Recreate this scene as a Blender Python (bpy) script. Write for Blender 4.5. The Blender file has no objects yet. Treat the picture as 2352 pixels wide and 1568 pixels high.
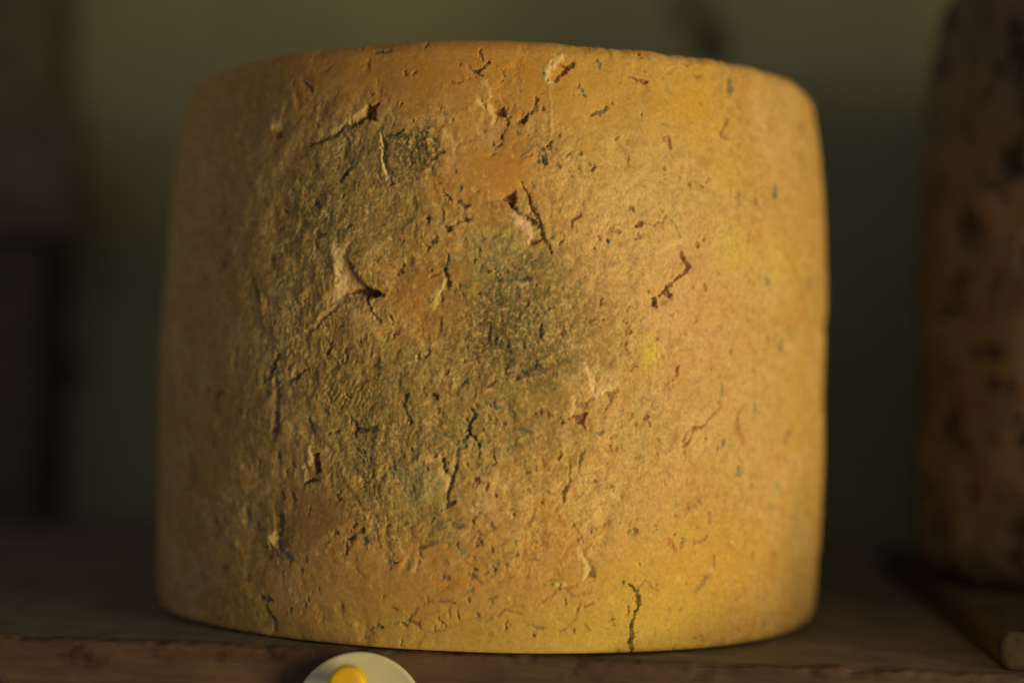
import bpy, math
import numpy as np
from mathutils import Matrix, Vector

# ------------------------------------------------------------------ camera
scene = bpy.context.scene
MM = 0.001
CH_R, CH_H = 0.1187, 0.185            # the big truckle: radius and height
CH_C = (0.0005, 0.1137)                 # its axis; the front overhangs the shelf edge by 5 mm
YAW, PITCH, ROLL = 3.0, 1.10, 1.75   # degrees
LENS, SENS = 64.7, 36.0
DIST = 0.67
_f = Vector((-math.sin(math.radians(YAW)), math.cos(math.radians(YAW)), 0))
_r = Vector((math.cos(math.radians(YAW)), math.sin(math.radians(YAW)), 0))
CAM = Vector((CH_C[0], CH_C[1], 0)) - _f * DIST + _r * 0.0065 + Vector((0, 0, 0.0835))
_p = math.radians(PITCH)
FWD = _f * math.cos(_p) + Vector((0, 0, math.sin(_p)))
UP0 = FWD.cross(_r) * -1.0
UP0 = _r.cross(FWD)
_q = math.radians(ROLL)
RIGHT = _r * math.cos(_q) + UP0 * math.sin(_q)
UP = UP0 * math.cos(_q) - _r * math.sin(_q)
cam_d = bpy.data.cameras.new("camera")
cam = bpy.data.objects.new("camera", cam_d)
scene.collection.objects.link(cam)
m = Matrix.Identity(4)
for i in range(3):
    m[i][0], m[i][1], m[i][2], m[i][3] = RIGHT[i], UP[i], -FWD[i], CAM[i]
cam.matrix_world = m
cam_d.lens, cam_d.sensor_width = LENS, SENS
cam_d.clip_start, cam_d.clip_end = 0.01, 50
cam_d.dof.use_dof = True
cam_d.dof.focus_distance = 0.560
cam_d.dof.aperture_fstop = 2.4
scene.camera = cam

# ------------------------------------------------------------------ light
w = bpy.data.worlds.new("World")
scene.world = w
w.use_nodes = True
bg = w.node_tree.nodes["Background"]
bg.inputs[0].default_value = (1.0, 0.92, 0.80, 1)
bg.inputs[1].default_value = 0.095
LIGHT_COL = (1.0, 0.77, 0.32)


def area(name, loc, target, size, power, col, tall=None):
    d = bpy.data.lights.new(name, 'AREA')
    d.shape = 'ELLIPSE' if tall else 'DISK'
    d.size = size
    if tall: d.size_y = tall
    d.energy = power
    d.color = col
    o = bpy.data.objects.new(name, d)
    scene.collection.objects.link(o)
    o.location = loc
    o.rotation_euler = (Vector(target) - Vector(loc)).to_track_quat('-Z', 'Y').to_euler()
    return o


KAZ, KEL, KD = math.radians(51), math.radians(-7), 1.30
area("key_lamp", (KD * math.sin(KAZ) * math.cos(KEL), -KD * math.cos(KAZ) * math.cos(KEL) + 0.05, 0.08 + KD * math.sin(KEL)),
     (0, 0.03, 0.09), 0.60, 15.9, LIGHT_COL, 1.15)
# added weak frontal fill, lifts the dark wall and the cheese's shaded side
area("fill_lamp", (-0.35, -2.0, 0.55), (0, 0.1, 0.1), 1.6, 2.3, (1.0, 0.93, 0.80))

scene.view_settings.view_transform = 'Standard'
scene.view_settings.look = 'None'
scene.view_settings.exposure = 0.0
scene.view_settings.gamma = 1.0
scene.render.engine = 'CYCLES'
scene.cycles.use_denoising = True
scene.cycles.max_bounces = 6
scene.cycles.diffuse_bounces = 4

# ------------------------------------------------------------------ helpers


def lin(c):
    c = np.asarray(c, float) / 255.0
    return np.where(c <= 0.04045, c / 12.92, ((c + 0.055) / 1.055) ** 2.4)


def pal(r, g, b):
    """a colour as it looks under the warm lamp -> base colour of the stuff itself"""
    return lin((r, g, b)) / np.array([0.95, 0.75, 0.36])


def tag(o, label=None, cat=None, group=None, kind=None):
    if label: o["label"] = label
    if cat: o["category"] = cat
    if group: o["group"] = group
    if kind: o["kind"] = kind
    return o


def hash2(ix, iy, seed):
    h = (ix.astype(np.int64) * 374761393 + iy.astype(np.int64) * 668265263 + seed * 1442695041) & 0xffffffff
    h = ((h ^ (h >> 13)) * 1274126177) & 0xffffffff
    h = h ^ (h >> 16)
    return h


def perlin(x, y, seed=0):
    ix, iy = np.floor(x), np.floor(y)
    fx, fy = (x - ix).astype(np.float32), (y - iy).astype(np.float32)
    u = fx * fx * fx * (fx * (fx * 6 - 15) + 10)
    v = fy * fy * fy * (fy * (fy * 6 - 15) + 10)

    def g(dx, dy):
        a = hash2(ix + dx, iy + dy, seed).astype(np.float32) * np.float32(2 * math.pi / 4294967296.0)
        return np.cos(a) * (fx - dx) + np.sin(a) * (fy - dy)
    n0 = g(0, 0); n1 = g(1, 0); n2 = g(0, 1); n3 = g(1, 1)
    a = n0 + (n1 - n0) * u
    b = n2 + (n3 - n2) * u
    return (a + (b - a) * v) * 1.5


def fbm(x, y, lam, octs=3, seed=0, gain=0.5):
    s = 0; amp = 1.0; f = 1.0 / lam
    for o in range(octs):
        s = s + amp * perlin(x * f + 17.3 * o, y * f - 9.1 * o, seed + o * 7)
        f *= 2.03; amp *= gain
    return s


def sstep(a, b, x):
    t = np.clip((x - a) / (b - a), 0, 1)
    return t * t * (3 - 2 * t)


def grid_mesh(name, P, closed_u=True, col=None):
    """P: rows x cols x 3"""
    nr, nc = P.shape[:2]
    idx = np.arange(nr * nc).reshape(nr, nc)
    a = idx[:-1, :]; b = idx[1:, :]
    if closed_u:
        a2 = np.roll(a, -1, 1); b2 = np.roll(b, -1, 1)
    else:
        a2 = a[:, 1:]; b2 = b[:, 1:]; a = a[:, :-1]; b = b[:, :-1]
    F = np.stack([a, a2, b2, b], -1).reshape(-1, 4)
    me = bpy.data.meshes.new(name)
    me.vertices.add(nr * nc)
    me.vertices.foreach_set("co", P.reshape(-1).astype(np.float32))
    me.loops.add(F.size)
    me.loops.foreach_set("vertex_index", F.reshape(-1).astype(np.int32))
    me.polygons.add(len(F))
    me.polygons.foreach_set("loop_start", np.arange(0, F.size, 4, dtype=np.int32))
    me.polygons.foreach_set("use_smooth", np.ones(len(F), dtype=bool))
    me.update(calc_edges=True)
    if col is not None:
        at = me.color_attributes.new("pigment", 'FLOAT_COLOR', 'POINT')
        c4 = np.ones((nr * nc, 4), np.float32)
        c4[:, :3] = col.reshape(-1, 3)
        at.data.foreach_set("color", c4.reshape(-1))
    me.validate()
    return me


def new_mat(name):
    mt = bpy.data.materials.new(name)
    mt.use_nodes = True
    nt = mt.node_tree
    return mt, nt, nt.nodes["Principled BSDF"]


def link(nt, a, b):
    nt.links.new(a, b)


def noise_node(nt, scale, detail=4, rough=0.6, coord='Object', stretch=None):
    tc = nt.nodes.new("ShaderNodeTexCoord")
    n = nt.nodes.new("ShaderNodeTexNoise")
    n.inputs["Scale"].default_value = scale
    n.inputs["Detail"].default_value = detail
    n.inputs["Roughness"].default_value = rough
    if stretch:
        mp = nt.nodes.new("ShaderNodeMapping")
        mp.inputs["Scale"].default_value = stretch
        link(nt, tc.outputs[coord], mp.inputs[0])
        link(nt, mp.outputs[0], n.inputs["Vector"])
    else:
        link(nt, tc.outputs[coord], n.inputs["Vector"])
    return n


def ramp(nt, src, stops):
    r = nt.nodes.new("ShaderNodeValToRGB")
    e = r.color_ramp.elements
    while len(e) > 1: e.remove(e[-1])
    e[0].position, e[0].color = stops[0][0], (*stops[0][1], 1)
    for p, c in stops[1:]:
        k = e.new(p); k.color = (*c, 1)
    link(nt, src, r.inputs[0])
    return r


def bump(nt, src, strength, dist, bsdf):
    b = nt.nodes.new("ShaderNodeBump")
    b.inputs["Strength"].default_value = strength
    b.inputs["Distance"].default_value = dist
    link(nt, src, b.inputs["Height"])
    link(nt, b.outputs[0], bsdf.inputs["Normal"])


# ------------------------------------------------------------------ materials
def rind_material(name, rough, spec, sss=0.0):
    mt, nt, bs = new_mat(name)
    at = nt.nodes.new("ShaderNodeVertexColor"); at.layer_name = "pigment"
    n = noise_node(nt, 900, 3, 0.6)
    r = ramp(nt, n.outputs[0], [(0.3, (0.86, 0.85, 0.83)), (0.7, (1.10, 1.10, 1.10))])
    mx = nt.nodes.new("ShaderNodeMix"); mx.data_type = 'RGBA'; mx.blend_type = 'MULTIPLY'
    mx.inputs[0].default_value = 1.0
    link(nt, at.outputs[0], mx.inputs[6]); link(nt, r.outputs[0], mx.inputs[7])
    link(nt, mx.outputs[2], bs.inputs["Base Color"])
    bs.inputs["Roughness"].default_value = rough
    bs.inputs["Specular IOR Level"].default_value = spec
    if sss:
        bs.inputs["Subsurface Weight"].default_value = sss
        bs.inputs["Subsurface Radius"].default_value = (1.0, 0.38, 0.12)
        bs.inputs["Subsurface Scale"].default_value = 0.0019
    return mt


def wood_material(name, dark, mid, light, scale=1.0, rough=0.75, lift=None):
    mt, nt, bs = new_mat(name)
    n1 = noise_node(nt, 26 * scale, 6, 0.65, stretch=(0.25, 1.0, 2.2))
    n2 = noise_node(nt, 150 * scale, 4, 0.7, stretch=(0.18, 1, 1))
    n3 = noise_node(nt, 60 * scale, 5, 0.6)
    r1 = ramp(nt, n1.outputs[0], [(0.30, dark), (0.52, mid), (0.74, light)])
    r2 = ramp(nt, n2.outputs[0], [(0.3, (0.72, 0.70, 0.68)), (0.65, (1.1, 1.1, 1.1))])
    r3 = ramp(nt, n3.outputs[0], [(0.36, (0.35, 0.30, 0.27)), (0.47, (1, 1, 1))])
    a = nt.nodes.new("ShaderNodeMix"); a.data_type = 'RGBA'; a.blend_type = 'MULTIPLY'; a.inputs[0].default_value = 1
    b = nt.nodes.new("ShaderNodeMix"); b.data_type = 'RGBA'; b.blend_type = 'MULTIPLY'; b.inputs[0].default_value = 0.8
    link(nt, r1.outputs[0], a.inputs[6]); link(nt, r2.outputs[0], a.inputs[7])
    link(nt, a.outputs[2], b.inputs[6]); link(nt, r3.outputs[0], b.inputs[7])
    last = b.outputs[2]
    if lift:
        # paler behind the front edge: the dark shade is lifted by colour
        tc = nt.nodes.new("ShaderNodeTexCoord"); sp = nt.nodes.new("ShaderNodeSeparateXYZ")
        link(nt, tc.outputs["Object"], sp.inputs[0])
        mr = nt.nodes.new("ShaderNodeMapRange"); mr.inputs[1].default_value = 0.0004; mr.inputs[2].default_value = 0.006
        mr.inputs[3].default_value = 0.0; mr.inputs[4].default_value = 0.75
        link(nt, sp.outputs[1], mr.inputs[0])
        ml = nt.nodes.new("ShaderNodeMath"); ml.operation = 'MULTIPLY'
        rr = ramp(nt, n3.outputs[0], [(0.3, (0.6,) * 3), (0.6, (1,) * 3)])
        link(nt, mr.outputs[0], ml.inputs[0]); link(nt, rr.outputs[0], ml.inputs[1])
        mx = nt.nodes.new("ShaderNodeMix"); mx.data_type = 'RGBA'
        link(nt, ml.outputs[0], mx.inputs[0]); link(nt, last, mx.inputs[6]); mx.inputs[7].default_value = (*lift, 1)
        last = mx.outputs[2]
    link(nt, last, bs.inputs["Base Color"])
    bs.inputs["Roughness"].default_value = rough
    bs.inputs["Specular IOR Level"].default_value = 0.25
    bump(nt, n2.outputs[0], 0.5, 0.0006, bs)
    return mt


def unproject(px, py, depth):
    """a point of the place measured on the photograph (2352 px wide) at a known distance"""
    fx = 2352 * LENS / SENS
    d = FWD + RIGHT * ((px - 1176) / fx) + UP * ((784 - py) / fx)
    return CAM + d * depth


# ------------------------------------------------------------------ back wall
WALL_Y = 0.43


def build_wall():
    nx, nz = 160, 120
    xs = np.linspace(-0.75, 0.75, nx); zs = np.linspace(-0.12, 0.70, nz)
    X, Z = np.meshgrid(xs, zs)
    Y = WALL_Y + 0.0035 * fbm(X, Z, 0.22, 3, 51) + 0.0006 * fbm(X, Z, 0.02, 3, 52)
    P = np.stack([X, Y, Z], -1)
    me = grid_mesh("back_wall", P, closed_u=False)
    mt, nt, bs = new_mat("limewash")
    n1 = noise_node(nt, 9, 5, 0.6)
    r = ramp(nt, n1.outputs[0], [(0.3, (0.208, 0.212, 0.140)), (0.7, (0.272, 0.276, 0.184))])
    # a few dark damp stains with shapes of their own
    last = r.outputs[0]
    tc = nt.nodes.new("ShaderNodeTexCoord")
    wn = noise_node(nt, 55, 3, 0.6)
    for (px, py, rad, amt) in ((1632, 108, 0.0115, 0.85), (1590, 22, 0.015, 0.5), (142, 850, 0.013, 0.6)):
        q = unproject(px, py, 1.0); k = (WALL_Y - CAM.y) / (q.y - CAM.y)
        q = CAM + (q - CAM) * k
        vd = nt.nodes.new("ShaderNodeVectorMath"); vd.operation = 'DISTANCE'
        link(nt, tc.outputs["Object"], vd.inputs[0]); vd.inputs[1].default_value = q
        ad = nt.nodes.new("ShaderNodeMath"); ad.operation = 'MULTIPLY_ADD'
        link(nt, wn.outputs[0], ad.inputs[0]); ad.inputs[1].default_value = 0.016; link(nt, vd.outputs["Value"], ad.inputs[2])
        mr = nt.nodes.new("ShaderNodeMapRange"); mr.interpolation_type = 'SMOOTHSTEP'
        mr.inputs[1].default_value = rad + 0.003; mr.inputs[2].default_value = rad + 0.012
        mr.inputs[3].default_value = amt; mr.inputs[4].default_value = 0.0
        link(nt, ad.outputs[0], mr.inputs[0])
        mx = nt.nodes.new("ShaderNodeMix"); mx.data_type = 'RGBA'
        link(nt, mr.outputs[0], mx.inputs[0]); link(nt, last, mx.inputs[6]); mx.inputs[7].default_value = (0.03, 0.024, 0.02, 1)
        last = mx.outputs[2]
    link(nt, last, bs.inputs["Base Color"])
    bs.inputs["Roughness"].default_value = 0.9
    bs.inputs["Specular IOR Level"].default_value = 0.1
    me.materials.append(mt)
    o = bpy.data.objects.new("back_wall", me); scene.collection.objects.link(o)
    tag(o, "dull green limewashed wall behind the shelf", "wall", kind="structure")


build_wall()

# ------------------------------------------------------------------ wood pieces with worn edges
WOOD = wood_material("old_shelf_wood", (0.034, 0.021, 0.017), (0.084, 0.046, 0.035), (0.135, 0.076, 0.053), lift=(0.215, 0.19, 0.155))  # pale grey mixed into the top to lift its shade
WOOD_D = wood_material("dark_post_wood", (0.085, 0.070, 0.058), (0.125, 0.100, 0.082), (0.16, 0.130, 0.105))
WOOD_B = wood_material("board_wood", (0.028, 0.019, 0.013), (0.055, 0.036, 0.024), (0.085, 0.056, 0.034), 1.4)


def worn_beam(name, x0, x1, y0, y1, z0, z1, nx, rad, wear, mat, seed, step=0.0012):
    """a board running along x whose cross-section has rounded, chipped edges"""
    sec = []
    def arc(cx, cy, a0, a1, n=6):
        for i in range(n + 1):
            a = math.radians(a0 + (a1 - a0) * i / n)
            sec.append((cx + rad * math.cos(a), cy + rad * math.sin(a)))
    def run(p, q):
        L = math.hypot(q[0] - p[0], q[1] - p[1]); n = max(2, int(min(L / step, 60)))
        for i in range(1, n):
            # closer together near the two ends
            t = 0.5 - 0.5 * math.cos(math.pi * i / n)
            sec.append((p[0] + (q[0] - p[0]) * t, p[1] + (q[1] - p[1]) * t))
    arc(y0 + rad, z0 + rad, 270, 180); run((y0, z0 + rad), (y0, z1 - rad))
    arc(y0 + rad, z1 - rad, 180, 90); run((y0 + rad, z1), (y1 - rad, z1))
    arc(y1 - rad, z1 - rad, 90, 0); run((y1, z1 - rad), (y1, z0 + rad))
    arc(y1 - rad, z0 + rad, 0, -90); run((y1 - rad, z0), (y0 + rad, z0))
    S = np.array(sec)
    xs = np.linspace(x0, x1, nx)
    n = len(S)
    T = np.roll(S, -1, 0) - np.roll(S, 1, 0)
    N = np.stack([-T[:, 1], T[:, 0]], -1); N /= np.linalg.norm(N, axis=1)[:, None] + 1e-9
    X = np.repeat(xs[:, None], n, 1)
    k = np.cumsum(np.r_[0, np.linalg.norm(np.diff(S, axis=0), axis=1)])[None, :].repeat(nx, 0)
    d = 0.0006 * fbm(X, k, 0.08, 3, seed) + 0.00028 * fbm(X * 0.25, k, 0.004, 3, seed + 3)
    # chips bitten out of the front upper edge
    edge = np.minimum(np.hypot(S[:, 0] - y0, S[:, 1] - z1), 1)[None, :]
    chip = sstep(0.25, 0.75, fbm(X, X * 0, 0.022, 3, seed + 9)) * np.exp(-(edge / 0.0032) ** 2)
    fine = np.abs(fbm(X, k, 0.006, 2, seed + 12)) * np.exp(-(edge / 0.003) ** 2)
    d = d - wear * (0.0022 * chip + 0.0010 * fine)
    P = np.stack([X, S[None, :, 0] + N[None, :, 0] * d, S[None, :, 1] + N[None, :, 1] * d], -1)
    # end caps: shrink a ring to the middle
    c0 = P[0].mean(0); c1 = P[-1].mean(0)
    e0 = np.stack([c0 + (P[0] - c0) * t for t in (0.0, 0.5, 0.98)]); e0[:, :, 0] = x0 - 0.0004
    e1 = np.stack([c1 + (P[-1] - c1) * t for t in (0.98, 0.5, 0.0)]); e1[:, :, 0] = x1 + 0.0004
    P = np.concatenate([e0, P, e1], 0)
    me = grid_mesh(name, P)
    me.materials.append(mat)
    o = bpy.data.objects.new(name, me); scene.collection.objects.link(o)
    return o


shelf = worn_beam("wooden_shelf", -0.62, 0.62, 0.0, WALL_Y - 0.006, -0.036, 0.0, 900, 0.0016, 1.0, WOOD, 5)
tag(shelf, "dark reddish-brown wooden shelf board with a worn chipped front edge", "shelf")

# left upright with a bracket block, far back against the wall
pl = unproject(78, 700, 0.92)
post = bpy.data.objects.new("shelf_post", None); scene.collection.objects.link(post)
post.location = (pl.x - 0.03, WALL_Y - 0.03, 0.0)
tag(post, "dark brown wooden shelf upright with a bracket block, blurred at the left edge", "post")


def upright(name, cx, cy, w_, d_, z0, z1, mat, seed):
    o = worn_beam(name, z0, z1, -d_ / 2, d_ / 2, -w_ / 2, w_ / 2, 120, 0.003, 0.5, mat, seed, 0.003)
    o.parent = post
    o.rotation_euler = (0, -math.pi / 2, 0)
    o.location = (cx, cy, 0)
    return o


upright("upright", 0.0, 0.0, 0.05, 0.05, 0.0005, 0.62, WOOD_D, 71)
bz0 = unproject(100, 530, 0.90).z; bz1 = unproject(100, 235, 0.90).z
upright("bracket_block", 0.020, -0.034, 0.058, 0.018, bz0, bz1, WOOD_D, 72)

# ------------------------------------------------------------------ the truckles of cheese
PROF_Z = np.array([0, .06, .15, .3, .5, .62, .72, .80, .88, .94, 1.0])
PROF_R = np.array([.982, .990, .996, 1.0, 1.0, .998, .993, .984, .970, .956, .938])


def smooth_interp(x, xp, fp):
    xx = np.linspace(0, 1, 400)
    yy = np.interp(xx, xp, fp)
    k = np.ones(25) / 25
    yy = np.convolve(np.pad(yy, 12, mode='edge'), k, 'valid')
    return np.interp(x, xx, yy)


class Rind:
    """height field + pigment on the unrolled side of a truckle; s along the girth, v upward, in millimetres"""

    def __init__(self, R, H, cols_deg, rows_mm, seed, prof=True):
        self.R, self.H = R * 1000, H * 1000
        self.th = np.radians(cols_deg)
        self.s = self.th * self.R
        self.v = rows_mm
        self.S, self.V = np.meshgrid(self.s, self.v)
        self.S = self.S.astype(np.float32); self.V = self.V.astype(np.float32)
        self.h = np.zeros(self.S.shape, np.float32)
        self.c = np.zeros(self.S.shape + (3,), np.float32)
        self.seed = seed
        # warped coordinates make every drawn feature ragged
        self.Sw = self.S + 0.34 * fbm(self.S, self.V, 1.7, 2, seed + 100) + 0.5 * perlin(self.S / 5, self.V / 5, seed + 101)
        self.Vw = self.V + 0.34 * fbm(self.S, self.V, 1.7, 2, seed + 110) + 0.5 * perlin(self.S / 5, self.V / 5, seed + 111)
        self.pits = np.zeros(self.S.shape, np.float32)
        self.rag = fbm(self.S, self.V, 1.1, 3, seed + 120, 0.6)
        self.brk = fbm(self.S, self.V, 3.2, 2, seed + 121)
        self.vein = fbm(self.S, self.V, 4.0, 4, seed + 123, 0.6)
        self.fuzz = fbm(self.S, self.V, 1.5, 3, seed + 122, 0.75)

    def win(self, s0, s1, v0, v1):
        a, b = np.searchsorted(self.s, [s0, s1]); c, d = np.searchsorted(self.v, [v0, v1])
        return (slice(c, max(d, c + 1)), slice(a, max(b, a + 1)))

    def mixc(self, W, m, col):
        self.c[W] += (np.asarray(col, np.float32) - self.c[W]) * np.clip(m, 0, 1)[..., None]

    def blob(self, s, v, rs, rv, col, amt, lam=8.0, edge=0.6, rot=0.0, fuzz=0.0):
        k = max(rs, rv) * 2.2
        W = self.win(s - k, s + k, v - k, v + k)
        ds, dv = self.S[W] - s, self.V[W] - v
        ca, sa = math.cos(rot), math.sin(rot)
        d = np.hypot((ds * ca + dv * sa) / rs, (-ds * sa + dv * ca) / rv)
        d = d + 0.55 * fbm(self.S[W], self.V[W], lam, 4, self.seed + 200 + int(abs(s * 3 + v * 7)), 0.62)
        m = sstep(1 + edge, 1 - edge, d) * amt
        if fuzz:
            m = m * np.clip(0.8 + fuzz * self.fuzz[W] + 0.45 * fuzz * (1 - 4.5 * np.abs(self.vein[W])) * (np.abs(self.vein[W]) < 0.5), 0.0, 1.5)
        self.mixc(W, m, col)
        return W, m

    def crack(self, pts, width, depth, col, cmix=1.0, lip=0.0, sharp=0.45, floor=None):
        col = np.asarray(col, float)
        if depth > 0 and col.max() < 0.25: col = col * 1.35 + 0.008   # the torn paste is never black
        """pts in mm; width in mm (single or per point)"""
        pts = np.asarray(pts, float)
        wd = np.full(len(pts), width, float) if np.isscalar(width) else np.asarray(width, float)
        k = wd.max() * 4 + 2.0
        W = self.win(pts[:, 0].min() - k, pts[:, 0].max() + k, pts[:, 1].min() - k, pts[:, 1].max() + k)
        S, V = self.Sw[W], self.Vw[W]
        best = np.full(S.shape, 1e9, np.float32); bw = np.full(S.shape, 1.0, np.float32); bx = np.zeros_like(best)
        for i in range(len(pts) - 1):
            p, q = pts[i], pts[i + 1]
            e = q - p; L2 = e @ e + 1e-9
            t = np.clip(((S - p[0]) * e[0] + (V - p[1]) * e[1]) / L2, 0, 1)
            dx = S - (p[0] + t * e[0]); dy = V - (p[1] + t * e[1])
            d = np.hypot(dx, dy)
            ww = np.maximum(wd[i] + (wd[i + 1] - wd[i]) * t, 0.05)
            rel = d / ww
            u = rel < best
            best = np.where(u, rel, best); bw = np.where(u, ww, bw); bx = np.where(u, dx, bx)
        rag = self.rag[W]
        best = best * (1 + 0.45 * rag) + 0.18 * rag / np.maximum(bw, 0.25)
        brk = np.clip(0.85 + 0.6 * self.brk[W], 0.25, 1.2) if depth > 0 else 1.0
        p = sstep(1.0 + sharp * 0.6, 1.0 - sharp, best) * brk
        self.h[W] -= depth * p
        if lip:
            # the rind sags towards the tear on one side and breaks off sharply on the other
            dist = best * bw
            sag = np.exp(-dist / 1.5) * sstep(0.4, -0.6, bx / (dist + 0.05))
            self.h[W] -= lip * 1.6 * sag * brk
            self.h[W] += lip * 0.35 * np.exp(-((dist - bw * 1.5) / 0.6) ** 2) * sstep(-0.2, 0.6, bx / (dist + 0.05)) * (best > 1)
        self.mixc(W, sstep(1.45, 0.6, best) * cmix * np.sqrt(brk), col)
        self.pits[W] = np.maximum(self.pits[W], p)
        return W, p

    def poly(self, pts, depth, col, cmix=1.0, soft=0.5, lip=0.0, tilt=None):
        """a hole with an outline; tilt=(ds,dv) makes the floor sink in that direction"""
        pts = np.asarray(pts, float)
        W = self.win(pts[:, 0].min() - 4, pts[:, 0].max() + 4, pts[:, 1].min() - 4, pts[:, 1].max() + 4)
        S, V = self.Sw[W], self.Vw[W]
        d = np.full(S.shape, 1e9, np.float32); inside = np.zeros(S.shape, bool)
        n = len(pts)
        for i in range(n):
            p, q = pts[i], pts[(i + 1) % n]
            e = q - p; L2 = e @ e + 1e-9
            t = np.clip(((S - p[0]) * e[0] + (V - p[1]) * e[1]) / L2, 0, 1)
            d = np.minimum(d, np.hypot(S - p[0] - t * e[0], V - p[1] - t * e[1]))
            cond = ((p[1] > V) != (q[1] > V)) & (S < (q[0] - p[0]) * (V - p[1]) / (q[1] - p[1] + 1e-9) + p[0])
            inside ^= cond
        sd = np.where(inside, -d, d) + 0.22 * self.rag[W]
        p = sstep(soft * 0.35, -soft, sd)
        g = 1.0
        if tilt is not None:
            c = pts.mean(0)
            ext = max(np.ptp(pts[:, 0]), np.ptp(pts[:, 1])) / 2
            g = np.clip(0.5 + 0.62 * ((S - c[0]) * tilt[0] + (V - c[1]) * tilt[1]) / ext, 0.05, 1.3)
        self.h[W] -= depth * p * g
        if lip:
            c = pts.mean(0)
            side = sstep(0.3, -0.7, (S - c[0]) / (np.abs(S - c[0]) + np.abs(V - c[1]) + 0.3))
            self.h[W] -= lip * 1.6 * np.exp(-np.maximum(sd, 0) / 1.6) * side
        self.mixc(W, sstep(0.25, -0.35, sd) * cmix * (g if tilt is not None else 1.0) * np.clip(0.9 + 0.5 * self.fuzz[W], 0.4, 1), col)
        self.pits[W] = np.maximum(self.pits[W], p)

    def bump_dot(self, s, v, r, hgt, col=None, cm=0.5):
        W = self.win(s - 3 * r - 1, s + 3 * r + 1, v - 3 * r - 1, v + 3 * r + 1)
        d = np.hypot(self.Sw[W] - s, self.Vw[W] - v) / r
        g = np.exp(-d * d * 1.2)
        self.h[W] += hgt * g
        if col is not None: self.mixc(W, g * cm, col)

    def build(self, name, mat, Rtop=5.0, Rbot=3.5, bot_fn=None, top_fn=None, lean=0.0):
        """turn the height field into a closed, rounded truckle"""
        H, R = self.H, self.R
        V, TH = self.V, self.S / self.R
        zz = np.clip(V / H, 0, 1)
        if bot_fn is None: bot_fn = lambda t: Rbot + 0 * t
        if top_fn is None: top_fn = lambda t: Rtop + 0 * t
        r = R * smooth_interp(zz, PROF_Z, PROF_R)
        rt, rb = top_fn(TH), bot_fn(TH)
        # superellipse-like pull-in at both rims
        kt = np.clip((V - (H - rt)) / rt, 0, 1); kb = np.clip((rb - V) / rb, 0, 1)
        r = r - rt * (1 - np.sqrt(np.clip(1 - kt ** 2, 0, 1))) - rb * 0.8 * (1 - np.sqrt(np.clip(1 - kb ** 2, 0, 1)))
        # outward normal of the profile
        nz = np.clip(kt, 0, 0.95) - np.clip(kb, 0, 0.95) * 0.8
        nr = np.sqrt(np.clip(1 - nz ** 2, 0.02, 1))
        fade = sstep(0, 1.2, V)
        rr = r + self.h * nr
        z = V + self.h * nz * fade
        z = np.maximum(z, 0.0) * (1 + lean * np.sin(TH))
        X = rr * np.sin(TH); Y = -rr * np.cos(TH)
        P = np.stack([X, Y, z], -1)
        # caps
        bc = P[0]; tc = P[-1]
        caps_b = [np.stack([bc[:, 0] * f, bc[:, 1] * f, np.full(len(bc), 0.0)], -1) for f in (0.0, 0.5, 0.9, 0.98)]
        caps_t = []
        for f in (0.985, 0.95, 0.9, 0.8, 0.6, 0.3, 0.0):
            zc = H + 1.2 * (1 - f)
            caps_t.append(np.stack([tc[:, 0] * f, tc[:, 1] * f, zc + (tc[:, 2] - H) * f * f], -1))
        P = np.concatenate([np.stack(caps_b), P, np.stack(caps_t)], 0) * MM
        C = np.concatenate([np.repeat(self.c[:1], 4, 0), self.c, np.repeat(self.c[-1:], 7, 0)], 0)
        me = grid_mesh(name, P, True, C)
        me.materials.append(mat)
        o = bpy.data.objects.new(name, me); scene.collection.objects.link(o)
        return o


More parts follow.
